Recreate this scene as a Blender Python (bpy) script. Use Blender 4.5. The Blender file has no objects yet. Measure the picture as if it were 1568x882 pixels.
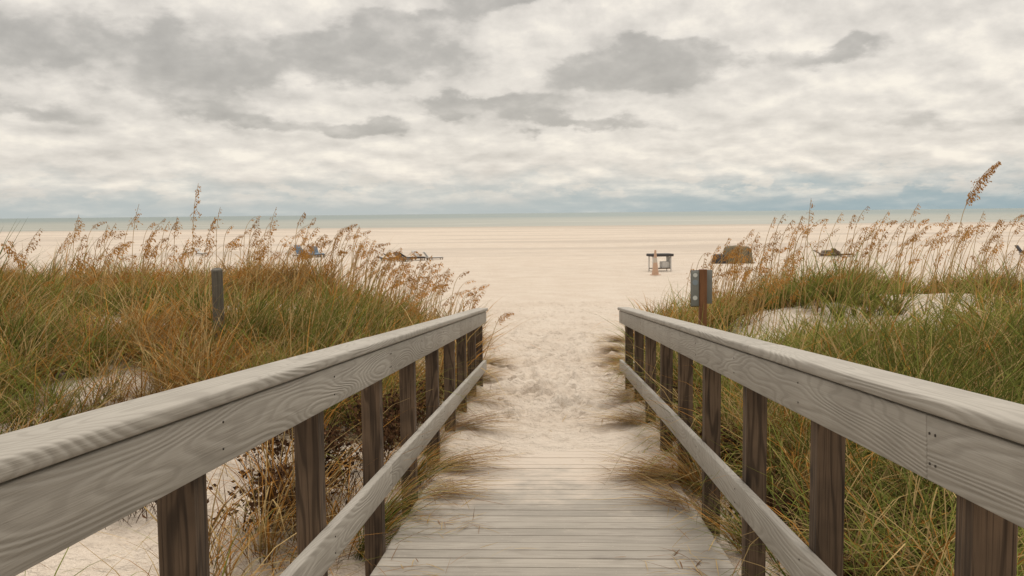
import bpy, bmesh, math, random
import numpy as np
from mathutils import Vector, Matrix
random.seed(7); rng=np.random.default_rng(11)
sc=bpy.context.scene
sc.view_settings.view_transform='Standard'; sc.view_settings.look='None'; sc.view_settings.exposure=0
SL=0.08; CAMZ=2.18; H0=1.296; A=math.atan(SL)
def deckz(y): return 0.88-SL*y

# ---------------- helpers
TAB=rng.random((256,256))
def vn(x,y,s=1.0,o=0):
    x=np.asarray(x,float)*s+o*17.3+1000; y=np.asarray(y,float)*s+o*9.7+1000
    xi=np.floor(x).astype(int); yi=np.floor(y).astype(int); fx=x-xi; fy=y-yi
    fx=fx*fx*(3-2*fx); fy=fy*fy*(3-2*fy)
    g=lambda a,b:TAB[a%256,b%256]
    return (g(xi,yi)*(1-fx)+g(xi+1,yi)*fx)*(1-fy)+(g(xi,yi+1)*(1-fx)+g(xi+1,yi+1)*fx)*fy
def fbm(x,y,s=1.0,o=0):
    return (vn(x,y,s,o)+.5*vn(x,y,s*2.1,o+1)+.25*vn(x,y,s*4.3,o+2))/1.75
def ss(v,a,b):
    t=np.clip((v-a)/(b-a),0,1); return t*t*(3-2*t)
def mesh_np(name,verts,faces,mat=None,colors=None,smooth=False):
    me=bpy.data.meshes.new(name)
    verts=np.asarray(verts,np.float32); faces=np.asarray(faces,np.int32)
    me.vertices.add(len(verts)); me.vertices.foreach_set('co',verts.ravel())
    k=faces.shape[1]
    me.loops.add(faces.size); me.loops.foreach_set('vertex_index',faces.ravel())
    me.polygons.add(len(faces)); me.polygons.foreach_set('loop_start',np.arange(0,faces.size,k,dtype=np.int32))
    me.update(calc_edges=True)
    if smooth: me.polygons.foreach_set('use_smooth',np.ones(len(faces),bool))
    if colors is not None:
        at=me.color_attributes.new('col','FLOAT_COLOR','POINT')
        c=np.ones((len(verts),4),np.float32); c[:,:3]=colors; at.data.foreach_set('color',c.ravel())
    me.validate()
    ob=bpy.data.objects.new(name,me); sc.collection.objects.link(ob)
    if mat: me.materials.append(mat)
    return ob
def empty(name,loc=(0,0,0)):
    e=bpy.data.objects.new(name,None); e.location=loc; sc.collection.objects.link(e); return e
def child(o,p):
    o.parent=p; o.matrix_parent_inverse=Matrix.Translation(p.location).inverted()
def boxes(name,lst,mat,bev=0.004,seg=1,rand=False):
    bm=bmesh.new()
    lay=bm.verts.layers.float_color.new('col') if rand else None
    for b in lst:
        r=bmesh.ops.create_cube(bm,size=1)
        c=random.random(),random.random(),random.random(),1
        for v in r['verts']:
            v.co=Vector((b[0]+(v.co.x+.5)*(b[1]-b[0]),b[2]+(v.co.y+.5)*(b[3]-b[2]),b[4]+(v.co.z+.5)*(b[5]-b[4])))
            if lay: v[lay]=c
    if bev: bmesh.ops.bevel(bm,geom=bm.edges[:],offset=bev,segments=seg,affect='EDGES',profile=.5)
    me=bpy.data.meshes.new(name); bm.to_mesh(me); bm.free()
    if seg>1:
        me.polygons.foreach_set('use_smooth',np.ones(len(me.polygons),bool))
    me.materials.append(mat)
    ob=bpy.data.objects.new(name,me); sc.collection.objects.link(ob); return ob

class NT:
    def __init__(s,nt): s.nt=nt; s.n=nt.nodes; s.l=nt.links
    def node(s,t,**k):
        n=s.n.new(t)
        for a,b in k.items(): setattr(n,a,b)
        return n
    def set(s,inp,v):
        if isinstance(v,bpy.types.NodeSocket): s.l.new(v,inp)
        elif v is not None: inp.default_value=v
    def m(s,op,a,b=None,c=None,clamp=False):
        n=s.node('ShaderNodeMath',operation=op,use_clamp=clamp)
        s.set(n.inputs[0],a); s.set(n.inputs[1],b); s.set(n.inputs[2],c); return n.outputs[0]
    def vm(s,op,a,b=None,c=None):
        n=s.node('ShaderNodeVectorMath',operation=op)
        s.set(n.inputs[0],a); s.set(n.inputs[1],b); s.set(n.inputs[2],c)
        return n.outputs['Value'] if op in('LENGTH','DOT_PRODUCT') else n.outputs[0]
    def xyz(s,x,y,z=0.0):
        n=s.node('ShaderNodeCombineXYZ'); s.set(n.inputs[0],x); s.set(n.inputs[1],y); s.set(n.inputs[2],z); return n.outputs[0]
    def noise(s,vec,scale,det=4,rough=.55,out=0,dist=0):
        n=s.node('ShaderNodeTexNoise'); s.set(n.inputs['Vector'],vec); s.set(n.inputs['Scale'],scale)
        n.inputs['Detail'].default_value=det; n.inputs['Roughness'].default_value=rough; n.inputs['Distortion'].default_value=dist
        return n.outputs[out]
    def mix(s,f,a,b,mode='MIX'):
        n=s.node('ShaderNodeMix',data_type='RGBA',blend_type=mode)
        s.set(n.inputs[0],f); s.set(n.inputs[6],a); s.set(n.inputs[7],b); return n.outputs[2]
    def ramp(s,f,stops):
        n=s.node('ShaderNodeValToRGB'); s.set(n.inputs[0],f); e=n.color_ramp.elements
        while len(e)<len(stops): e.new(.5)
        for i,(p,c) in enumerate(stops): e[i].position=p; e[i].color=(*c,1)
        return n.outputs[0]
    def sst(s,v,a,b):
        n=s.node('ShaderNodeMapRange',interpolation_type='SMOOTHSTEP'); s.set(n.inputs[0],v)
        n.inputs[1].default_value=a; n.inputs[2].default_value=b; return n.outputs[0]
def material(name):
    m=bpy.data.materials.new(name); m.use_nodes=True; t=NT(m.node_tree)
    b=m.node_tree.nodes['Principled BSDF']; b.inputs['Specular IOR Level'].default_value=.25; return m,t,b
def bump(t,b,h,dist,strength=1.0):
    n=t.node('ShaderNodeBump'); t.set(n.inputs['Height'],h); n.inputs['Distance'].default_value=dist; n.inputs['Strength'].default_value=strength
    t.l.new(n.outputs[0],b.inputs['Normal'])
def C(*a): return (*a,1)

def wood(name,axis,c1,c2,dark,lines=55,rough=.75,bd=.0015,sandy=False,lowf=1.0,ringc=.3,finec=.6,cross=9,along=.9,knots=.55):
    m,t,b=material(name)
    tc=t.node('ShaderNodeTexCoord').outputs['Object']
    ca=t.node('ShaderNodeAttribute',attribute_name='col').outputs['Vector']
    p=t.vm('MULTIPLY_ADD',ca,(7,7,7),tc)
    sc_=[cross]*3; sc_[axis]=along
    ps=t.vm('MULTIPLY',p,tuple(sc_))
    n1=t.noise(ps,lowf,2,.45,dist=.1)
    ring=t.m('SINE',t.m('MULTIPLY',n1,lines))
    ring=t.m('MULTIPLY_ADD',ring,.5,.5)
    fs=[150]*3; fs[axis]=3
    fine=t.noise(t.vm('MULTIPLY',p,tuple(fs)),1,2,.6)
    blot=t.noise(p,3.0,3,.6)
    col=t.mix(t.sst(blot,.3,.7),C(*c1),C(*c2))
    col=t.mix(t.m('MULTIPLY',t.sst(ring,.6,1),ringc),col,C(*dark))
    col=t.mix(t.m('MULTIPLY',t.sst(fine,.48,.75),finec),col,C(*dark))
    vo=t.node('ShaderNodeTexVoronoi'); vs=[5.5]*3; vs[axis]=1.6
    t.set(vo.inputs['Vector'],t.vm('MULTIPLY',p,tuple(vs))); vo.inputs['Scale'].default_value=1.0
    kn=t.m('SUBTRACT',1,t.sst(vo.outputs['Distance'],.05,.13))
    col=t.mix(t.m('MULTIPLY',kn,knots),col,C(*[v*.6 for v in dark]))
    sepc=t.node('ShaderNodeSeparateXYZ'); t.set(sepc.inputs[0],ca)
    col=t.mix(.35 if axis!=1 else .12,col,t.ramp(sepc.outputs[0],[(0,(.5,.5,.5)),(1,(1,1,1))]),'MULTIPLY')
    h=t.m('ADD',t.m('MULTIPLY',ring,-.5),t.m('MULTIPLY',fine,-.6))
    if sandy:
        sp=t.node('ShaderNodeSeparateXYZ'); t.set(sp.inputs[0],tc)
        g=t.sst(sp.outputs[1],4.2,7.9)
        nn=t.noise(tc,2.2,7,.7)
        f=t.sst(t.m('ADD',nn,t.m('MULTIPLY',g,.55)),.60,.98)
        spk=t.sst(t.noise(tc,55,3,.6),.64,.70)
        f=t.m('MAXIMUM',t.m('MULTIPLY',f,.95),t.m('MULTIPLY',spk,.35))
        col=t.mix(f,col,C(.57,.485,.40))
    t.l.new(col,b.inputs['Base Color']); b.inputs['Roughness'].default_value=rough
    bump(t,b,h,bd)
    return m
M_rail=wood('weathered_grey_board',1,(.325,.297,.257),(.375,.345,.30),(.21,.188,.158),lines=230,bd=.0024,ringc=.34,finec=.35,cross=4.5,along=.5,knots=.2)
M_post=wood('brown_post_wood',2,(.088,.059,.038),(.165,.11,.070),(.022,.014,.009),lines=60,bd=.003,ringc=.6,finec=.8)
M_deck=wood('deck_plank_wood',0,(.33,.298,.252),(.39,.35,.298),(.23,.20,.165),lines=60,bd=.0012,sandy=True,knots=.25)
M_greypost=wood('grey_post_wood',2,(.12,.105,.083),(.17,.15,.118),(.04,.035,.028),lines=40,bd=.003)

def simple(name,col,rough=.6,var=.15,scale=12,metal=0):
    m,t,b=material(name); tc=t.node('ShaderNodeTexCoord').outputs['Object']
    n=t.noise(tc,scale,5,.6)
    c=t.mix(n,C(*[v*(1-var) for v in col]),C(*[min(1,v*(1+var)) for v in col]))
    t.l.new(c,b.inputs['Base Color']); b.inputs['Roughness'].default_value=rough; b.inputs['Metallic'].default_value=metal
    bump(t,b,n,.003,.5); return m

# ---------------- terrain
YK=[-30,3,5,6.5,7.6,9,11,14,20,30,45,240,300,500,9000]
ZK=[.34,.36,.36,.32,.284,.178,.03,-.15,-.4,-.75,-.95,-1.22,-2.0,-4,-6]
def edgeL(y): return np.interp(y,[0,5,11,16,19,22,25,30],[1.2,1.12,1.02,1.1,1.6,2.9,5.5,14])
def edgeR(y): return np.interp(y,[0,5,11,16,20,23,27,31],[1.2,1.12,1.02,1.2,1.8,3.2,7,14])
def ground(x,y):
    x=np.asarray(x,float); y=np.asarray(y,float)
    base=np.interp(y,YK,ZK)
    e=np.where(x<0,edgeL(y),edgeR(y)); ax=np.abs(x)
    yend=22+1.5*np.sin(x*.35)+3*(fbm(x,y,.15,3)-.5)
    fall=1-ss(y,yend-1.5,yend+8)
    lev=np.where(x<0,.56+.45*(fbm(x,y,.28,5)-.5),.47+.55*(fbm(x,y,.26,8)-.5))
    k=ss(ax,e-.1,e+3.6)*fall
    z=base*(1-k)+lev*k
    out=ss(ax,.95,1.3)
    z+=out*fall*(.14*(fbm(x,y,1.0,12)-.5)+.06*(fbm(x,y,3,13)-.5))
    z+=.10*ss(y,7.5,9.5)*(1-ss(y,15,20))*np.exp(-((ax-1.1)/.35)**2)
    inner=(1-ss(ax,.9,1.1))
    z+=inner*ss(y,5.2,7)*(1-ss(y,14,25))*.11*(fbm(x,y,1.1,15)-.5)
    z+=.08*ss(y,5.2,7.2)*(1-ss(y,9,12))*ss(ax,.25,.8)*(fbm(x,y,1.7,17))
    z+=(1-ss(ax,1.6,2.6))*ss(y,8,10)*(1-ss(y,30,45))*.06*(fbm(x,y,2.6,19)-.5)
    far=ss(y,26,60)*(1-ss(y,180,240))
    z+=far*.25*(fbm(x,y,.05,20)-.5)
    z+=ss(y,150,230)*.16*(fbm(x,y,.006,24)-.5)
    return z
def axis(dense,lo,hi,n,grow):
    a=list(dense); s=dense[-1]-dense[-2]; v=dense[-1]
    while v<hi: s*=grow; v+=s; a.append(v)
    s=dense[1]-dense[0]; v=dense[0]; b=[]
    while v>lo: s*=grow; v-=s; b.append(v)
    return np.array(b[::-1]+a)
dx=np.concatenate([np.arange(-14,-3,.12),np.arange(-3,3,.045),np.arange(3,14,.12)])
dy=np.concatenate([np.arange(2,6,.08),np.arange(6,20,.05),np.arange(20,32,.12)])
xs=axis(dx,-9000,9000,0,1.13); ys=axis(dy,-60,9000,0,1.07)
X,Y=np.meshgrid(xs,ys); Z=ground(X,Y)
def stamp(cx,cy,ang,l,w,d):
    i0,i1=np.searchsorted(xs,[cx-.35,cx+.35]); j0,j1=np.searchsorted(ys,[cy-.35,cy+.35])
    xx=X[j0:j1,i0:i1]-cx; yy=Y[j0:j1,i0:i1]-cy
    u=xx*math.cos(ang)+yy*math.sin(ang); v=-xx*math.sin(ang)+yy*math.cos(ang)
    r=(u/w)**2+(v/l)**2
    Z[j0:j1,i0:i1]+=-d*np.exp(-r*1.2)+d*.55*np.exp(-(np.sqrt(r)-1.5)**2*4)
for i in range(2300):
    cy=random.uniform(7.6,31); wd=.75 if cy<11 else .95+(max(0,cy-15))*.2
    cx=random.gauss(0,wd*.5)
    if abs(cx)>wd*1.3: continue
    stamp(cx,cy,random.gauss(0,.35),.13,.065,random.uniform(.012,.038)*(1 if cy>9 else .35))
nx,ny=len(xs),len(ys)
idx=np.arange(nx*ny).reshape(ny,nx)
F=np.stack([idx[:-1,:-1],idx[:-1,1:],idx[1:,1:],idx[1:,:-1]],-1).reshape(-1,4)

def vegmask(x,y,clump=True):
    x=np.asarray(x,float); y=np.asarray(y,float); ax=np.abs(x)
    e=np.where(x<0,edgeL(y),edgeR(y))+.35*(fbm(x,y,.9,31)-.5)
    m=ss(ax,e,e+.3)
    yend=np.where(x<0,21.5,22.0)+4.5*(fbm(x,y,.35,33)-.5)
    m*=1-ss(y,yend,yend+1.5)
    n=fbm(x,y,.55,35)
    m*=np.where(x<0,.04+.96*ss(n,.40,.47),.05+.95*ss(n,.36,.44))
    if clump:
        m*=.08+.92*ss(fbm(x,y,1.6,36),.38,.54)
    m*=1-.9*np.exp(-((x+2.0)/.6)**2-((y-4.4)/1.1)**2)
    g=np.exp(-((y-14.6-.5*np.sin(x*.9))/1.35)**2)*ss(x,2.2,3.2)*(.85+.6*ss(fbm(x,y,.6,37),.3,.5))
    m*=1-np.clip(g,0,1)
    g=np.exp(-((y-16.5-.6*np.sin(x*1.3))/.9)**2)*ss(-x,1.5,2.6)*ss(fbm(x,y,.5,38),.36,.55)
    m*=1-np.clip(g,0,1)
    m*=1-.9*np.exp(-((x+6.2)/.8)**2-((y-12.6)/.8)**2)
    return m
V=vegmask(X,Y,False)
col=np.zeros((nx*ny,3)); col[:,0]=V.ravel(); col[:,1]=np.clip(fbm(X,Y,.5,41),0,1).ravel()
m,t,b=material('dune_sand')
geo=t.node('ShaderNodeNewGeometry').outputs['Position']
att=t.node('ShaderNodeAttribute',attribute_name='col').outputs['Vector']
sp=t.node('ShaderNodeSeparateXYZ'); t.set(sp.inputs[0],att)
ps=t.node('ShaderNodeSeparateXYZ'); t.set(ps.inputs[0],geo)
n1=t.noise(geo,.8,3,.6); n2=t.noise(geo,9,4,.68); n3=t.noise(geo,160,1,.6)
c=t.mix(t.sst(n1,.3,.7),C(.575,.488,.402),C(.625,.545,.46))
c=t.mix(t.m('MULTIPLY',t.sst(n2,.48,.75),.4),c,C(.45,.365,.285))
c=t.mix(t.m('MULTIPLY',t.sst(n3,.58,.70),.3),c,C(.28,.21,.15))
fr=t.noise(t.vm('MULTIPLY',geo,(.02,.09,.1)),1,4,.6)
farm=t.m('MULTIPLY',t.sst(ps.outputs[1],40,90),t.sst(fr,.46,.60))
c=t.mix(t.m('MULTIPLY',farm,.6),c,C(.44,.375,.315))
wet=t.sst(ps.outputs[1],195,235)
c=t.mix(t.m('MULTIPLY',wet,.6),c,C(.38,.335,.285))
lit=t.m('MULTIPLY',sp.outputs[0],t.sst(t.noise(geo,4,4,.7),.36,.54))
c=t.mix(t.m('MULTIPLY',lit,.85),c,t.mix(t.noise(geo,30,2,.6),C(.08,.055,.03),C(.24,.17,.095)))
t.l.new(c,b.inputs['Base Color']); b.inputs['Roughness'].default_value=.95; b.inputs['Specular IOR Level'].default_value=.1
n4=t.noise(geo,4.2,2,.5)
h=t.m('ADD',t.m('MULTIPLY',n4,1.2),t.m('MULTIPLY',t.noise(geo,16,3,.65),.6))
bump(t,b,h,.075,1.0)
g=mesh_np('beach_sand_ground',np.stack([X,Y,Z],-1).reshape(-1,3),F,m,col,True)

# ---------------- ocean
SEA=-1.30
xs2=axis(np.arange(-300,300,6.),-16000,16000,0,1.15); ys2=axis(np.arange(200,420,2.5),180,26000,0,1.1)
X2,Y2=np.meshgrid(xs2,ys2)
Z2=SEA+0.10*np.exp(-((((Y2+6*np.sin(X2*.02))%23)-11)/2.2)**2)*(1-ss(Y2,330,500))*vn(X2,Y2,.02,5)
i2=np.arange(X2.size).reshape(X2.shape)
F2=np.stack([i2[:-1,:-1],i2[:-1,1:],i2[1:,1:],i2[1:,:-1]],-1).reshape(-1,4)
m,t,b=material('sea_water')
geo=t.node('ShaderNodeNewGeometry').outputs['Position']; ps=t.node('ShaderNodeSeparateXYZ'); t.set(ps.inputs[0],geo)
f=t.sst(ps.outputs[1],250,1100)
c=t.mix(f,C(.325,.325,.285),C(.20,.245,.245))
w1=t.noise(t.vm('MULTIPLY',geo,(.012,.11,1)),1,4,.65)
pale_streaks=t.m('MULTIPLY',t.sst(w1,.55,.66),t.m('SUBTRACT',1,t.sst(ps.outputs[1],300,700)))  # paler streaks from stretched noise, fading out with distance
c=t.mix(t.m('MULTIPLY',pale_streaks,.55),c,C(.56,.54,.49))
w2=t.noise(t.vm('MULTIPLY',geo,(.003,.012,1)),1,4,.7)
c=t.mix(t.m('MULTIPLY',t.sst(w2,.4,.65),.5),c,C(.27,.28,.25))
t.l.new(c,b.inputs['Base Color']); b.inputs['Roughness'].default_value=.7; b.inputs['Specular IOR Level'].default_value=.15
bump(t,b,t.noise(t.vm('MULTIPLY',geo,(.25,1.0,1)),1,3,.6),.25,.6)
mesh_np('ocean_water',np.stack([X2,Y2,Z2],-1).reshape(-1,3),F2,m,None,True)

# ---------------- boardwalk deck
pl=[]; y=-1.5; pitch=.1405
while y<10.6:
    j=random.uniform(-.004,.004)
    pl.append((-.835+j,.835+j,y,y+pitch-.0065,-.030+random.uniform(-.0012,.0012),random.uniform(-.0015,.0015))); y+=pitch
deck=boxes('boardwalk_deck',pl,M_deck,.0045,1,True)
deck.location=(0,0,.88); deck.rotation_euler=(-A,0,0)
st=boxes('stringers',[(-.80,-.76,-1.5,10.5,-.22,-.034),(-.02,.02,-1.5,10.5,-.22,-.034),(.76,.80,-1.5,10.5,-.22,-.034)],M_post,.003)
st.location=(0,0,.88); st.rotation_euler=(-A,0,0)
st.parent=deck; st.matrix_parent_inverse=(Matrix.Translation((0,0,.88))@Matrix.Rotation(-A,4,'X')).inverted()

M_screw=simple('screw_metal',(.09,.08,.07),.5,metal=.6)
def railing(sgn,posts,joints,xin,boardj):
    e=empty('wooden_railing',(sgn*.87,5,.5))
    def S(b):
        x0,x1=sorted((sgn*b[0],sgn*b[1])); return (x0,x1)+tuple(b[2:])
    def place(o):
        o.location=(0,0,.88); o.rotation_euler=(-A,0,0); child(o,e)
    segs=[-1.0]+joints+[11.32]
    zt=H0-.236; zb=zt-.037
    place(boxes('handrail_cap',[S((xin-.016,xin+.126,a+.002,b_-.002,zb,zt-.0015*(i%2))) for i,(a,b_) in enumerate(zip(segs[:-1],segs[1:]))],M_rail,.010,3,True))
    segs=[-1.0]+boardj+[11.26]
    place(boxes('face_board',[S((xin,xin+.038,a+.0015,b_-.0015,zb-.149,zb-.007)) for a,b_ in zip(segs[:-1],segs[1:])],M_rail,.004,2,True))
    place(boxes('lower_rail',[S((xin,xin+.038,a+.0015,b_-.0015,.305,.43)) for a,b_ in zip(segs[:-1],segs[1:])],M_rail,.005,2,True))
    L=[]
    for y in posts:
        top=.88-SL*(y+.09)+zb-.004-.0
        gz=float(ground(sgn*.9,y))-.25
        L.append(S((xin+.0395,xin+.1285,y,y+.089,min(gz,deckz(y)-.35),top-.003)))
    o=boxes('posts',L,M_post,.004,1,True); child(o,e)
    bm=bmesh.new()
    for y in posts+[boardj[0]-.05]:
        for z in (zb-.045,zb-.11,.395,.335):
            r=bmesh.ops.create_cone(bm,cap_ends=True,segments=10,radius1=.003,radius2=.003,depth=.004)
            for v_ in r['verts']:
                c_=v_.co.copy(); v_.co=Vector((sgn*(xin+c_.z-.0005),y+.03+c_.x,z+c_.y))
    me=bpy.data.meshes.new('screws'); bm.to_mesh(me); bm.free(); me.materials.append(M_screw)
    o=bpy.data.objects.new('screws',me); sc.collection.objects.link(o); place(o)
railing(-1,[.95,2.10,3.26,4.44,5.57,6.73,7.88,8.95,10.1,11.1],[4.5,8.9],.795,[4.52,8.0])
railing(1,[.75,1.89,3.0,4.09,5.21,6.24,7.28,8.45,9.58,10.8],[3.75,8.1],.81,[1.97,5.25,8.5])

# ---------------- vegetation
def blades(base,az,L,W,th0,dth,col0,col1,segs=5,tw=None,pw=1.3):
    N=len(az); t=np.linspace(0,1,segs+1)
    tm=(t[1:]+t[:-1])/2
    th=th0[:,None]+dth[:,None]*tm[None]**pw
    ds=(L/segs)[:,None]
    h=np.concatenate([np.zeros((N,1)),np.cumsum(np.sin(th)*ds,1)],1)
    z=np.concatenate([np.zeros((N,1)),np.cumsum(np.cos(th)*ds,1)],1)
    ca,sa=np.cos(az)[:,None],np.sin(az)[:,None]
    P=np.stack([base[:,0:1]+h*ca,base[:,1:2]+h*sa,base[:,2:3]+z],-1)
    gz=base[:,2:3]+.004
    P[...,2]=np.maximum(P[...,2],gz-.02+0*P[...,2])
    if tw is None: tw=rng.uniform(-1.1,1.1,N)
    wx=(-np.sin(az)*np.cos(tw)+np.cos(az)*np.sin(tw)); wy=(np.cos(az)*np.cos(tw)+np.sin(az)*np.sin(tw))
    ww=(W/2)[:,None]*(np.clip(1.06-t**2.2,.06,1))[None]*np.minimum(1,.55+t*2.5)[None]
    off=np.stack([wx[:,None]*ww,wy[:,None]*ww,0*ww],-1)
    Vt=np.stack([P-off,P+off],2).reshape(-1,3)
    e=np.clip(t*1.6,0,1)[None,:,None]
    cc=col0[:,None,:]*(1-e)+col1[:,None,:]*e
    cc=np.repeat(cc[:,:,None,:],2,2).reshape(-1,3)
    bi=np.arange(N)[:,None]*(segs+1)*2; k=np.arange(segs)[None]*2
    q=bi+k; Fc=np.stack([q,q+1,q+3,q+2],-1).reshape(-1,4)
    return Vt,Fc,cc
def merge(parts):
    vs,fs,cs,o=[],[],[],0
    for v_,f_,c_ in parts: vs.append(v_); fs.append(f_+o); cs.append(c_); o+=len(v_)
    return np.concatenate(vs),np.concatenate(fs),np.concatenate(cs)
def foliage(name,trans=.2):
    m=bpy.data.materials.new(name); m.use_nodes=True; t=NT(m.node_tree); t.n.remove(t.n['Principled BSDF'])
    c=t.node('ShaderNodeAttribute',attribute_name='col').outputs['Color']
    b=t.node('ShaderNodeBsdfDiffuse'); t.l.new(c,b.inputs[0])
    tr=t.node('ShaderNodeBsdfTranslucent'); t.l.new(c,tr.inputs[0])
    mx=t.node('ShaderNodeMixShader'); mx.inputs[0].default_value=trans
    t.l.new(b.outputs[0],mx.inputs[1]); t.l.new(tr.outputs[0],mx.inputs[2]); t.l.new(mx.outputs[0],t.n['Material Output'].inputs[0])
    return m
M_grass=foliage('grass_blades',.22); M_oats=foliage('sea_oat_straw',.3); M_leaf=foliage('leaves',.15)
GREEN=np.array([.175,.21,.045]); DGREEN=np.array([.055,.088,.024]); YG=np.array([.37,.345,.085])
STRAW=np.array([.62,.44,.20]); RUST=np.array([.44,.215,.055]); BROWN=np.array([.14,.08,.042])
def scatter(n,x0,x1,y0,y1,mask):
    x=rng.uniform(x0,x1,n); y=rng.uniform(y0,y1,n); k=rng.random(n)<mask(x,y); return x[k],y[k]
parts=[]
def tufts(tx,ty,nb,Lr,dead,wr=(.007,.014),lean=(.05,.5),cur=(.5,2.0),rad=.065,hv=1.0):
    T=len(tx); n=nb*T
    sz=np.exp(rng.normal(0,.25,T))*(.68+.7*fbm(tx,ty,.8,71)*hv)
    s=np.repeat(sz,nb)
    r=np.abs(rng.normal(0,rad,n)); a=rng.uniform(0,2*np.pi,n)
    bx=np.repeat(tx,nb)+r*np.cos(a); by=np.repeat(ty,nb)+r*np.sin(a)
    az=a+rng.normal(0,.6,n)
    az=np.arctan2(np.sin(az)*1.0,np.cos(az)+.4)
    L=rng.uniform(*Lr,n)*s
    dist=np.hypot(bx,by)
    W=rng.uniform(*wr,n)*np.clip(dist/9,.8,1.5)
    th0=rng.uniform(*lean,n)+r*2; dth=rng.uniform(*cur,n)
    base=np.stack([bx,by,ground(bx,by)-.01],-1)
    dt=np.clip(dead(tx,ty)+rng.normal(0,.28,T),0.03,1)
    dd=np.repeat(dt,nb)
    isd=rng.random(n)<dd
    g=rng.random((n,1)); tt=np.repeat(rng.random(T),nb)[:,None]
    lum=np.repeat(rng.uniform(.72,1.15,T),nb)[:,None]
    gc=DGREEN*(1-g)+GREEN*g; gc=(gc*(1-.45*tt)+YG*.45*tt)*lum
    dc=np.where(rng.random((n,1))<.5,STRAW*(.5+.45*g),RUST*(.6+.7*g))*lum
    c0=np.where(isd[:,None],dc*.3,gc*.3); c1=np.where(isd[:,None],dc,gc*.8+YG*.2)  # blade roots much darker: shade deep in the tufts put into the colour
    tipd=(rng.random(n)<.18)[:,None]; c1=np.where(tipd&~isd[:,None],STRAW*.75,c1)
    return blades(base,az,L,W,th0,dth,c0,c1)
def deadf(x,y):
    n=fbm(x,y,.5,51)
    left=.18+.8*ss(n,.42,.60)
    right=.02+.55*ss(n,.50,.68)
    d=np.where(x<0,left,right)
    d+=np.where(x<0,.4,.2)*np.exp(-((np.abs(x)-1.25)/.4)**2)+.25*ss(y,15,19)
    return d
def near(x,y): return (np.abs(x)<.62*y+3.0)
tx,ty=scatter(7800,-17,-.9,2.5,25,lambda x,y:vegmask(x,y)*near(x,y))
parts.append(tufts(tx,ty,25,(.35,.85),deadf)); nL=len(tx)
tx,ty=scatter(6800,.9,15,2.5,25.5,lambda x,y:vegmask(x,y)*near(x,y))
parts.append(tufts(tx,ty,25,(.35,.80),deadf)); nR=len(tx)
tx,ty=scatter(3200,-12,12,3,24,lambda x,y:vegmask(x,y,False)*near(x,y)); parts.append(tufts(tx,ty,11,(.15,.4),lambda x,y:deadf(x,y)+.25))
def nm(x,y): return vegmask(x,y,False)*(np.abs(x)<.6*y+1)
tx,ty=scatter(800,-8,-1.0,4,11,nm); parts.append(tufts(tx,ty,24,(.35,.85),deadf,(.005,.009)))
tx,ty=scatter(1500,1.0,8,3,12,nm); parts.append(tufts(tx,ty,26,(.4,.85),lambda x,y:deadf(x,y)*.5-.05,(.007,.013),(.1,.7),(.8,2.4)))
for cx,cy,r,k in [(-3.0,10.2,.30,26),(-2.7,11.4,.3,16),(-5.2,9.0,.35,16),(-6.6,10.5,.4,16),(2.6,6.2,.4,22),(3.6,8,.5,22),(2.2,4.9,.3,16)]:
    tx=rng.normal(cx,r,k); ty=rng.normal(cy,r,k); G0=GREEN.copy(); YG0=YG.copy(); GREEN=GREEN*.6; YG=YG*.5
    parts.append(tufts(tx,ty,44,(.5,.9),lambda x,y:0*x-.2,(.006,.012),(.05,.5),(.2,1.4))); GREEN=G0; YG=YG0
tx=[];ty=[]
for yy in np.arange(4.6,12.5,.42):
    for sg in (-1,1):
        if random.random()<.8: tx.append(sg*random.uniform(1.0,1.3)); ty.append(yy+random.uniform(-.2,.2))
parts.append(tufts(np.array(tx),np.array(ty),46,(.22,.5),lambda x,y:.45+0*x,(.005,.008),(.3,1.0),(.8,2.2),.06))
def overhang(cx,cy,n,az,L,dead):
    a=rng.uniform(0,6.28,n); r=np.abs(rng.normal(0,.05,n)); bx=cx+r*np.cos(a); by=cy+r*np.sin(a)
    g=rng.random((n,1)); isd=(rng.random(n)<dead)[:,None]
    c=np.where(isd,np.where(rng.random((n,1))<.6,STRAW*(.5+.5*g),RUST*(.7+.6*g)),GREEN*(.5+.6*g))
    gz=np.maximum(ground(bx,by),-9)
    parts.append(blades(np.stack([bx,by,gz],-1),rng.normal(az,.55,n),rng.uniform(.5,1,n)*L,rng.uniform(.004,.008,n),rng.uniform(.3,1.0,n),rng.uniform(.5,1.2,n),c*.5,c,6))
for cx,cy,n,az,L,dd in [(-1.02,4.85,130,-.3,.58,.45),(-1.02,5.3,150,-.2,.62,.55),(-.98,6.15,150,.1,.6,.7),(-1.0,7.1,110,.1,.5,.7),(-1.02,8.2,110,0,.5,.7),(-1.02,9.5,90,0,.45,.7),(.98,6.0,150,3.2,.62,.9),(.98,6.3,110,3.3,.6,.9),(1.0,7.7,110,3.1,.5,.8),(1.0,8.9,110,3.1,.5,.8),(1.0,10.2,90,3.1,.5,.8),(1.05,4.9,110,2.9,.5,.6),(-1.0,11.6,90,.1,.5,.6),(1.05,12.2,90,3,.5,.7)]:
    overhang(cx,cy,n,az,L,dd)
tx,ty=scatter(500,-16,-2.2,21,27,lambda x,y:(np.abs(x)>edgeL(y)-.8)*.6); parts.append(tufts(tx,ty,12,(.25,.5),lambda x,y:.6+0*x))
tx,ty=scatter(450,1.7,15,21,27,lambda x,y:(np.abs(x)>edgeR(y)-.8)*.6); parts.append(tufts(tx,ty,12,(.25,.5),lambda x,y:.6+0*x))
v_,f_,c_=merge(parts); nG=len(f_)
mesh_np('dune_grass',v_,f_,M_grass,c_)
parts=[]
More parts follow.
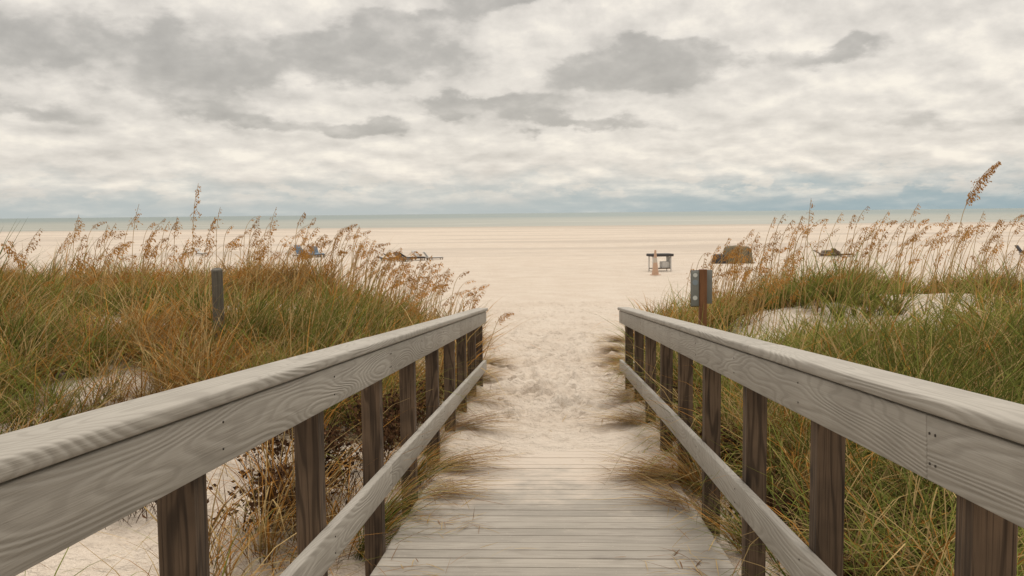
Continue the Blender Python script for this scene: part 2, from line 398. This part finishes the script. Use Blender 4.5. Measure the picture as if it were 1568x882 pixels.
def litter(cx,cy,rx,ry,n,Lr=(.15,.5),az0=None,colr=None,up=(1.25,1.5),zr=(.003,.03),wr=(.003,.007)):
    bx=rng.normal(cx,rx,n); by=rng.normal(cy,ry,n)
    az=rng.uniform(0,2*np.pi,n) if az0 is None else rng.normal(az0,.35,n)
    g=rng.random((n,1)); c=np.where(rng.random((n,1))<.5,STRAW*(.45+.5*g),BROWN*(.8+1.5*g)) if colr is None else colr*(.6+.7*g)
    gz=np.maximum(ground(bx,by),np.where((np.abs(bx)<.83)&(by<10.5),deckz(by)+.003,-9))
    base=np.stack([bx,by,gz+rng.uniform(*zr,n)],-1)
    parts.append(blades(base,az,rng.uniform(*Lr,n),rng.uniform(*wr,n),rng.uniform(*up,n),rng.uniform(.05,.5,n),c,c,4))
for yy in np.arange(4,19,.3):
    for sg in (-1,1):
        e=float(edgeL(yy) if sg<0 else edgeR(yy))
        litter(sg*(e+.02),yy,.15,.2,int(rng.uniform(18,55)))
for (cx,cy,n,az) in [(-.80,6.55,150,.0),(-.80,8.0,140,0),(-.84,5.75,140,-.2),(-.9,9.6,110,-.2),(.82,6.25,240,3.1),(.80,8.5,170,3.1),(.88,9.8,150,3.2),(1.05,12.5,220,3.1),(1.15,15.5,220,3.1),(-.95,13.8,180,0),(.86,5.4,140,2.6),(1.05,14,220,3.2),(-.95,11.8,140,.1),(1.3,17.5,220,3.1)]:
    litter(cx,cy,.07,.09,n,(.15,.65),az,None,(1.2,1.56),(.003,.06),(.005,.009))
    litter(cx,cy,.14,.2,n//3,(.1,.35),None)
for i in range(110):
    x=random.choice([-1,1])*random.uniform(1.1,4.5); y=random.uniform(3.5,11); litter(x,y,.25,.25,30,(.15,.5),None,None,(.9,1.5))
for i in range(60): litter(random.uniform(-1,1),random.uniform(4.5,18),.15,.15,4,(.04,.2))
for i in range(22): litter(random.choice([-1,1])*random.uniform(.45,.8),random.uniform(4.0,7.5),.08,.08,9,(.06,.28),None,None,(1.45,1.56),(.002,.008))
v_,f_,c_=merge(parts); mesh_np('straw_litter',v_,f_,M_grass,c_)

def leaves(P,S,c):
    n=len(P); d=rng.normal(0,1,(n,3)); d/=np.linalg.norm(d,axis=1)[:,None]
    r=rng.normal(0,1,(n,3)); q=np.cross(d,r); q/=np.linalg.norm(q,axis=1)[:,None]
    S=S[:,None]; nrm=np.cross(d,q)
    a=P; b1=P+d*S*.5+q*S*.3+nrm*S*.08; c2=P+d*S; d2=P+d*S*.5-q*S*.3+nrm*S*.08
    Vt=np.stack([a,b1,c2,d2],1).reshape(-1,3); Fc=np.arange(4*n).reshape(n,4)
    return Vt,Fc,np.repeat(c,4,0)
parts=[]
spots=[(-1.55,5.2,.20,.30,900),(-1.40,5.9,.16,.38,900),(-1.30,6.7,.14,.42,900),(-1.95,6.3,.2,.35,600),(-1.25,7.6,.14,.36,600),(-2.5,5.3,.22,.22,350),(-1.2,8.6,.14,.3,450),
 (1.22,5.2,.14,.2,450),(1.15,6.4,.12,.28,600),(1.1,7.3,.12,.26,550),(1.4,4.2,.18,.22,380),(2.0,4.9,.25,.3,350),(1.2,8.6,.14,.28,450)]
for cx,cy,r,h,n in spots:
    K=26; a=rng.uniform(0,6.28,K); Lr_=rng.uniform(.15,.55,K)
    t_=rng.random(n)**.7; k_=rng.integers(0,K,n)
    px_=cx+rng.normal(0,.03,n)+np.cos(a[k_])*Lr_[k_]*t_*r*4; py_=cy+rng.normal(0,.03,n)+np.sin(a[k_])*Lr_[k_]*t_*r*4
    hz_=h*np.sin(np.clip(t_*2.2+.35,0,3.1))*(.5+.6*(k_%5)/4)
    P=np.stack([px_,py_,ground(px_,py_)+np.maximum(hz_,0)+rng.uniform(0,.04,n)],-1)
    g=rng.random((n,1)); parts.append(leaves(P,rng.uniform(.02,.05,n),np.array([.028,.017,.012])*(1-g)+np.array([.16,.085,.045])*g))
    k=80; bx=rng.normal(cx,r*.5,k); by=rng.normal(cy,r*.5,k); cc=np.tile(BROWN*.5,(k,1))
    parts.append(blades(np.stack([bx,by,ground(bx,by)],-1),rng.uniform(0,6.28,k),rng.uniform(.2,.7,k),np.full(k,.006),rng.uniform(.1,.8,k),rng.uniform(.5,2.2,k),cc,cc*1.5))
v_,f_,c_=merge(parts); mesh_np('withered_vines',v_,f_,M_leaf,c_)
k=90; bx=rng.normal(-2.05,.05,k); by=rng.normal(10.8,.05,k)
yc=np.tile(GREEN*.8,(k,1))*rng.uniform(.6,1.3,(k,1))
v_,f_,c_=blades(np.stack([bx,by,ground(bx,by)],-1),rng.uniform(0,6.28,k),rng.uniform(.45,.75,k),np.full(k,.026),rng.uniform(.1,1.1,k),rng.uniform(.1,.6,k),yc*.7,yc+.03)
mesh_np('yucca_plant',v_,f_,M_leaf,c_)

# ---------------- sea oats
parts=[]
def oat(x,y,h,az,lean,droop,head=.32,ns=46,rich=1.0):
    z0=float(ground(x,y)); N=14
    t=np.linspace(0,1,N+1); th=lean+droop*np.clip((t-.55)/.45,0,1)**2
    tm=(th[1:]+th[:-1])/2; ds=h/N
    hh=np.concatenate([[0],np.cumsum(np.sin(tm)*ds)]); zz=np.concatenate([[0],np.cumsum(np.cos(tm)*ds)])
    P=np.stack([x+hh*math.cos(az),y+hh*math.sin(az),z0+zz],-1)
    w=np.interp(t,[0,1],[.0048,.0026])*max(1,min(1.5,y/12))
    c=(STRAW*.75+RUST*.25)*random.uniform(.55,.9)
    for d in ((1,0,0),(0,1,0)):
        off=np.array(d)[None]*w[:,None]
        Vt=np.stack([P-off,P+off],1).reshape(-1,3); q=np.arange(N)*2
        parts.append((Vt,np.stack([q,q+1,q+3,q+2],-1),np.tile(c,(len(Vt),1))))
    ns=int(ns*1.2)
    s=1-head/h*rng.random(ns)**.9
    px_=np.stack([np.interp(s,t,P[:,i]) for i in range(3)],-1)
    u=(1-s)*h/head
    spread=.010+.040*np.sin(np.clip(u,0,1)*np.pi*.85)
    dr=rng.normal(0,.8,(ns,3)); dr[:,2]=-np.abs(dr[:,2])*.9-.1; dr[:,0]+=.5
    B=px_+dr*spread[:,None]*.75
    d=dr*.35+np.array([.3,0,-.9]); d/=np.linalg.norm(d,axis=1)[:,None]
    L=rng.uniform(.018,.034,ns)[:,None]*max(1,min(1.35,y/14)); q=np.cross(d,rng.normal(0,1,(ns,3))); q/=np.linalg.norm(q,axis=1)[:,None]
    Vt=np.stack([B,B+d*L*.5+q*L*.26,B+d*L,B+d*L*.5-q*L*.26],1).reshape(-1,3)
    g=rng.random((ns,1)); cc=(RUST*.85*(1-g)+STRAW*np.array([.82,.60,.38])*g)*rich
    parts.append((Vt,np.arange(4*ns).reshape(ns,4),np.repeat(cc,4,0)))
    k=ns//2; W=.0016
    Vt=np.stack([px_[:k]+[0,0,W],px_[:k]-[0,0,W],B[:k]-[0,0,W],B[:k]+[0,0,W]],1).reshape(-1,3)
    parts.append((Vt,np.arange(4*k).reshape(k,4),np.tile(RUST*.8,(4*k,1))))
def pxx(px,y): return (px-845)/1437*y
def field(n,pxa,pxb,ya,yb,ha,hb,rich=(.65,1.3)):
    for i in range(n):
        y=random.uniform(ya,yb); x=pxx(random.uniform(pxa,pxb),y)
        if abs(x)<float(edgeL(y) if x<0 else edgeR(y))-.1 : continue
        oat(x,y,random.uniform(ha,hb),random.gauss(0,.5),random.uniform(.05,.42),random.uniform(.3,1.7),random.uniform(.16,.34),random.randint(16,46),random.uniform(*rich))
field(95,330,620,12,23,1.0,1.75)
field(80,520,690,14,24,1.0,1.6)
field(38,600,715,16,24,.9,1.35)
field(44,60,340,11,22,1.0,1.8)
field(30,-100,330,9,17,.95,1.5)
field(85,1050,1240,13,22,1.0,1.9)
field(36,1040,1150,13,20,.9,1.6)
field(95,1240,1650,13,22,.95,1.75)
field(40,1300,1660,15,22,1.1,1.9)
for (px,y,h,az,le,dr,hd,ns) in [(285,11,1.98,.2,.02,.25,.7,90),(92,11,1.66,.3,.03,.3,.3,40),(185,12,1.85,0,.05,.3,.3,18),(255,12,1.65,.2,.02,.2,.25,46),
  (325,13,1.75,0,.0,.3,.25,14),(400,13,1.8,0,.05,.4,.3,16),(1228,13,2.1,0,.02,.1,.3,30),(1424,10,2.28,0,.15,.85,.52,260),(1040,14,1.5,.3,.1,.3,.3,16),
  (25,9,1.35,3.0,.05,1.2,.3,110),(200,10,1.4,.1,.05,.5,.3,100),(440,12,1.5,.1,.05,1.2,.3,110),(300,11,1.6,.2,.04,.5,.4,110),
  (738,14,.95,0,.35,1.6,.3,95),(575,9,.9,0,.2,1.0,.25,90),(1430,17,1.4,0,.3,.5,.3,30),(130,10,1.3,.2,.1,1.0,.3,70),(75,9.5,1.2,.2,.1,1.2,.3,90),(1185,12,1.5,.2,.1,.8,.35,70)]:
    oat(pxx(px,y),y,h,az,le,dr,hd,ns)
v_,f_,c_=merge(parts); mesh_np('sea_oats',v_,f_,M_oats,c_)

# ---------------- objects
def lathe_post(name,x,y,r,z0,z1,mat):
    bm=bmesh.new(); N=18; rings=[]
    for k in range(9):
        z=z0+(z1-z0)*k/8; rr=r*(1.04-.06*k/8)
        rings.append([bm.verts.new((math.cos(a)*rr*(1+.03*math.sin(3*a+k*.2)),math.sin(a)*rr,z+(0.012*math.sin(a) if k==8 else 0))) for a in [2*math.pi*i/N for i in range(N)]])
    for a_,b_ in zip(rings[:-1],rings[1:]):
        for i in range(N): bm.faces.new((a_[i],a_[(i+1)%N],b_[(i+1)%N],b_[i]))
    top=[bm.verts.new((v.co.x*.86,v.co.y*.86,v.co.z+.012)) for v in rings[-1]]
    for i in range(N): bm.faces.new((rings[-1][i],rings[-1][(i+1)%N],top[(i+1)%N],top[i]))
    bm.faces.new(top)
    me=bpy.data.meshes.new(name); bm.to_mesh(me); bm.free(); me.materials.append(mat)
    o=bpy.data.objects.new(name,me); o.location=(x,y,0); sc.collection.objects.link(o); return o
lathe_post('wooden_post',-3.62,10,.060,.2,1.60,M_greypost)

M_signpost=wood('sign_post_wood',2,(.17,.075,.032),(.23,.105,.045),(.08,.035,.018),lines=35)
M_signgrey=simple('sign_panel_grey',(.22,.22,.20),.5); M_white=simple('white_decal',(.62,.62,.58),.5,.05); M_blue=simple('blue_decal',(.25,.29,.32),.5,.05); M_dark=simple('dark_plastic',(.05,.05,.05),.5)
sy=11.6; sx=pxx(1075,sy); sg=empty('beach_sign',(sx,sy,0))
def addbox(par,nm,b,mat,bev=.004,seg=2,rot=None):
    o=boxes(nm,[b],mat,bev,seg,True)
    o.parent=par
    if rot: o.rotation_euler=rot
    return o
addbox(sg,'post',(-.045,.045,-.045,.045,-.3,1.47),M_signpost,.005)
addbox(sg,'panel',(-.02,.125,.05,.062,1.04,1.46),M_signgrey,.003)
addbox(sg,'notice_board',(-.145,-.048,-.028,-.012,1.02,1.45),M_signgrey,.004)
addbox(sg,'notice_frame',(-.150,-.046,-.010,.0,1.01,1.46),M_dark,.003)
def disc(par,nm,x,y,z,r,mat):
    bm=bmesh.new(); bmesh.ops.create_cone(bm,cap_ends=True,segments=24,radius1=r,radius2=r,depth=.004,matrix=Matrix.Rotation(math.pi/2,4,'X'))
    me=bpy.data.meshes.new(nm); bm.to_mesh(me); bm.free(); me.materials.append(mat); o=bpy.data.objects.new(nm,me); sc.collection.objects.link(o); o.location=(x,y,z); o.parent=par
for i,(z,mt,r) in enumerate([(1.40,M_white,.026),(1.31,M_blue,.034),(1.12,M_white,.028)]): disc(sg,'symbol_%d'%(i+1),-.097,-.031,z,r,mt)

M_bluefab=simple('blue_fabric',(.14,.20,.27),.8); M_whitefab=simple('white_fabric',(.55,.53,.50),.8); M_wood2=simple('lounge_wood',(.14,.10,.07),.7)
M_tarp=simple('tan_tarp',(.17,.14,.09),.85); M_drk=simple('dark_tarp',(.06,.055,.055),.8)
def lounge(x,y,rz,fab,back=.9,s=1.0,tilt=0):
    z=float(ground(x,y)); e=empty('beach_lounge_chair',(x,y,z-.02)); e.rotation_euler=(tilt,0,rz); e.scale=(s,s,s)
    for i,(a,b_) in enumerate([(-.28,-.8),(.28,-.8),(-.28,.35),(.28,.35)]): addbox(e,'leg_%d'%(i+1),(a-.025,a+.025,b_-.025,b_+.025,-.05,.17),M_wood2,.004)
    addbox(e,'side_rail_1',(-.31,-.255,-.9,.45,.15,.2),M_wood2); addbox(e,'side_rail_2',(.255,.31,-.9,.45,.15,.2),M_wood2)
    addbox(e,'seat',(-.27,.27,-.88,.42,.202,.27),fab,.02)
    o=boxes('backrest',[(-.27,.27,0,.62,0,.07)],fab,.02,2,True); o.location=(0,.42,.21); o.rotation_euler=(back,0,0); o.parent=e
for px,y,rz,f,bk,s in [(452,70,1.9,M_whitefab,.5,.8),(462,71,1.0,M_bluefab,1.1,1.1),(473,69,2.2,M_bluefab,.9,1.1),(483,71,.6,M_bluefab,1.0,1.0),
   (590,63,1.1,M_drk,.25,.7),(603,64,1.9,M_drk,.6,.8),(616,62,.7,M_wood2,.8,.9),(630,63,2.0,M_drk,.6,1.0),(645,64,1.0,M_whitefab,.9,.9),(662,64,2.0,M_whitefab,.9,.8),
   (1258,66,1.1,M_wood2,.5,.8),(1284,65,1.9,M_wood2,.8,.9),(1556,66,.7,M_drk,.9,.9),(300,75,.9,M_whitefab,.9,.8)]:
    lounge(pxx(px,y),y,rz,f,bk,s)
def hump(name,x,y,w,d,h,mat,rz=0):
    z=float(ground(x,y)); bm=bmesh.new(); N=20; K=12; g=[]
    for j in range(K+1):
        row=[]
        for i in range(N+1):
            u=i/N*2-1; v=j/K*2-1
            hh=h*(1-abs(u)**14)**.5*(1-abs(v)**10)**.5 if abs(u)<1 and abs(v)<1 else 0
            hh*=1-.08*(u+1)*.5+.04*math.sin(u*6+v*3)-.05*abs(u)
            row.append(bm.verts.new((u*w/2*(1-.05*hh/h),v*d/2*(1-.05*hh/h),hh)))
        g.append(row)
    for j in range(K):
        for i in range(N): bm.faces.new((g[j][i],g[j][i+1],g[j+1][i+1],g[j+1][i]))
    me=bpy.data.meshes.new(name); bm.to_mesh(me); bm.free(); me.materials.append(mat)
    me.polygons.foreach_set('use_smooth',np.ones(len(me.polygons),bool))
    o=bpy.data.objects.new('cover',me); sc.collection.objects.link(o)
    e=empty(name,(x,y,z-.02)); e.rotation_euler=(0,0,rz); o.parent=e
    for i,u in enumerate((-.6,.6)): addbox(e,'strap_%d'%(i+1),(u*w/2-.02,u*w/2+.02,-d/2-.02,-d/2,.0,h*.86),M_drk,.004)
    addbox(e,'pallet',(-w/2-.06,w/2+.06,-d/2-.05,d/2+.05,-.05,.07),M_wood2,.01)
    return e
y=58; hump('covered_beach_gear',pxx(1127,y),y,1.7,1.1,1.1,M_tarp,.15)
hump('covered_beach_gear',pxx(1100,y-.5),y-.5,.9,.7,.6,M_drk,-.1)
hump('covered_beach_gear',pxx(1272,66),66.9,1.3,.8,.42,M_wood2)
y=50; x=pxx(1010,y); z=float(ground(x,y)); e=empty('beach_stand',(x,y,z)); e.rotation_euler=(0,0,.25)
for i,(a,b_) in enumerate([(-.5,-.3),(.5,-.3),(-.5,.3),(.5,.3)]): addbox(e,'leg_%d'%(i+1),(a-.025,a+.025,b_-.025,b_+.025,-.1,.78),M_whitefab,.005)
addbox(e,'roof',(-.62,.62,-.42,.42,.78,.92),M_drk,.03); addbox(e,'shelf',(-.5,.5,-.3,.3,.12,.16),M_wood2,.01)
addbox(e,'crate',(.05,.45,-.2,.2,.16,.5),M_whitefab,.02); addbox(e,'side_panel',(.46,.475,-.3,.3,.16,.76),M_whitefab,.004)
bm=bmesh.new(); prof=[(.23,0),(.23,.04),(.15,.05),(.10,.45),(.065,.8),(.04,1.08),(.0,1.1)]
N=20; rr=[[bm.verts.new((math.cos(2*math.pi*i/N)*max(r,.001),math.sin(2*math.pi*i/N)*max(r,.001),zz)) for i in range(N)] for r,zz in prof]
for a_,b_ in zip(rr[:-1],rr[1:]):
    for i in range(N): bm.faces.new((a_[i],a_[(i+1)%N],b_[(i+1)%N],b_[i]))
me=bpy.data.meshes.new('traffic_cone'); bm.to_mesh(me); bm.free()
M_cone,t,b=material('cone_plastic'); tc=t.node('ShaderNodeTexCoord').outputs['Object']; s3=t.node('ShaderNodeSeparateXYZ'); t.set(s3.inputs[0],tc)
band=t.m('MULTIPLY',t.m('GREATER_THAN',s3.outputs[2],.55),t.m('LESS_THAN',s3.outputs[2],.75))
t.l.new(t.mix(band,C(.50,.33,.23),C(.50,.44,.37)),b.inputs['Base Color'])
me.materials.append(M_cone); o=bpy.data.objects.new('traffic_cone',me); sc.collection.objects.link(o); xx=pxx(1003,46.5); o.scale=(1.15,1.15,1.15); o.location=(xx,46.5,float(ground(xx,46.5))-.01)

# ---------------- world
w=bpy.data.worlds.new('World'); sc.world=w; w.use_nodes=True; t=NT(w.node_tree); t.n.clear()
try:
    w.cycles.sampling_method='MANUAL'; w.cycles.sample_map_resolution=256
except Exception as ex: pass
d=t.node('ShaderNodeTexCoord').outputs['Generated']
s=t.node('ShaderNodeSeparateXYZ'); t.set(s.inputs[0],d); x,y,z=s.outputs
az=t.m('ARCTAN2',x,y); el=t.m('ARCSINE',z)
AE=t.xyz(az,el,0.0)
w1=t.vm('SUBTRACT',t.noise(t.vm('MULTIPLY',AE,(11,22,1)),1,5,.6,out=1),(.5,.5,.5))
P=t.vm('MULTIPLY_ADD',w1,(.14,.075,0),AE)
def blobs(P,lst):
    acc=None
    for (px,py,sx_,sy_,wt) in lst:
        a0=(px-845)/1437; e0=(326-.01*(px-845)-py)/1437
        q=t.vm('MULTIPLY_ADD',P,(1437/sx_,1437/sy_,0),(-a0*1437/sx_,-e0*1437/sy_,0))
        l=t.vm('DOT_PRODUCT',q,q); g=t.m('MULTIPLY',t.m('POWER',.3679,l),wt)
        acc=g if acc is None else t.m('ADD',acc,g)
    return acc
lst=[(160,90,280,50,.8),(330,145,110,30,.7),(80,190,130,18,.6),(590,85,135,46,1.0),(1020,92,105,42,1.15),(890,122,80,20,.6),
 (760,160,150,17,.9),(570,200,60,16,.9),(880,190,140,14,.8),(780,8,110,20,.9),(1270,100,80,15,.7),(1450,0,240,18,.8),
 (1420,195,200,16,.4),(400,188,90,14,.6),(20,15,130,26,.6),(640,30,60,12,.4),
 (950,40,110,30,-.5),(400,25,90,26,-.4),(1160,45,80,30,-.4),(500,155,50,22,-.3),(1060,240,120,14,-.3)]
B=blobs(P,lst)
e2=t.m('MULTIPLY',t.m('LOGARITHM',t.m('MAXIMUM',t.m('ADD',el,.09),.01),2.71828),3.3)
Q=t.xyz(t.m('MULTIPLY',az,8.0),e2,0.0)
n=t.noise(Q,.9,4,.5,dist=.2)
n2=t.noise(Q,2.2,6,.55); n2u=t.noise(t.vm('ADD',Q,(.05,.18,0)),2.2,5,.55)
rel=t.m('SUBTRACT',n2u,n2)
# cumulus bodies with fairly definite edges
body=t.m('ADD',B,t.m('MULTIPLY',t.m('SUBTRACT',n2,.5),1.5))
body=t.m('ADD',body,t.m('MULTIPLY',t.m('SUBTRACT',n,.5),.9))
mask=t.sst(body,.18,.66)
D=t.m('ADD',t.m('MULTIPLY',mask,.46),t.m('MULTIPLY',t.m('SUBTRACT',n,.5),.55))
D=t.m('ADD',D,t.m('MULTIPLY',rel,1.0))
D=t.m('ADD',D,t.m('MULTIPLY',B,.10))
D=t.m('ADD',D,.22)
cloud=t.ramp(D,[(0.0,(.95,.885,.78)),(.2,(.80,.75,.68)),(.42,(.67,.63,.575)),(.72,(.495,.47,.43)),(1.0,(.41,.39,.358))])
hz=t.m('SUBTRACT',1,t.sst(t.m('ADD',el,t.m('MULTIPLY',t.m('SUBTRACT',n2,.5),.07)),-.002,.056))
rightness=t.sst(az,-.15,.35)
hc=t.mix(rightness,C(.47,.525,.525),C(.30,.415,.46))
puff=t.sst(t.noise(t.vm('MULTIPLY',AE,(16,40,1)),1,5,.62),.49,.58)
hc=t.mix(t.m('MULTIPLY',t.m('MULTIPLY',puff,.75),t.sst(el,.004,.03)),hc,C(.73,.69,.62))
cloud=t.mix(t.m('MULTIPLY',hz,.92),cloud,hc)
up=t.m('MULTIPLY_ADD',t.sst(el,.24,.9),.75,1.0)
sky=t.node('ShaderNodeTexSky',sky_type='NISHITA'); sky.sun_disc=False; sky.sun_elevation=math.radians(42); sky.sun_rotation=math.radians(8); sky.dust_density=2
b1=t.node('ShaderNodeBackground'); t.l.new(sky.outputs[0],b1.inputs[0]); b1.inputs[1].default_value=.1
b2=t.node('ShaderNodeBackground'); t.l.new(cloud,b2.inputs[0]); t.l.new(up,b2.inputs[1])
mx=t.node('ShaderNodeMixShader'); mx.inputs[0].default_value=.95
t.l.new(b1.outputs[0],mx.inputs[1]); t.l.new(b2.outputs[0],mx.inputs[2])
out=t.node('ShaderNodeOutputWorld'); t.l.new(mx.outputs[0],out.inputs[0])
sd=bpy.data.lights.new('sun','SUN'); sd.energy=1.5; sd.angle=math.radians(10); sd.color=(1,.94,.85)
so=bpy.data.objects.new('sun',sd); sc.collection.objects.link(so)
dv=Vector((math.sin(math.radians(8))*math.cos(math.radians(42)),math.cos(math.radians(8))*math.cos(math.radians(42)),math.sin(math.radians(42))))
so.rotation_euler=dv.to_track_quat('Z','Y').to_euler(); so.location=(0,0,30)

# ---------------- camera
cd=bpy.data.cameras.new('camera'); cam=bpy.data.objects.new('camera',cd); sc.collection.objects.link(cam); sc.camera=cam
cd.lens=33; cd.sensor_width=36; cd.clip_end=60000; cd.clip_start=.05
yaw=math.atan(61/1437); pit=math.atan(114.4/1437); r=.0102
fw=Vector((-math.sin(yaw)*math.cos(pit),math.cos(yaw)*math.cos(pit),-math.sin(pit)))
rt=fw.cross(Vector((0,0,1))).normalized(); upv=rt.cross(fw)
rc=rt*math.cos(r)-upv*math.sin(r); uc=upv*math.cos(r)+rt*math.sin(r)
mt=Matrix((rc,uc,-fw)).transposed().to_4x4(); mt.translation=(0,0,CAMZ); cam.matrix_world=mt
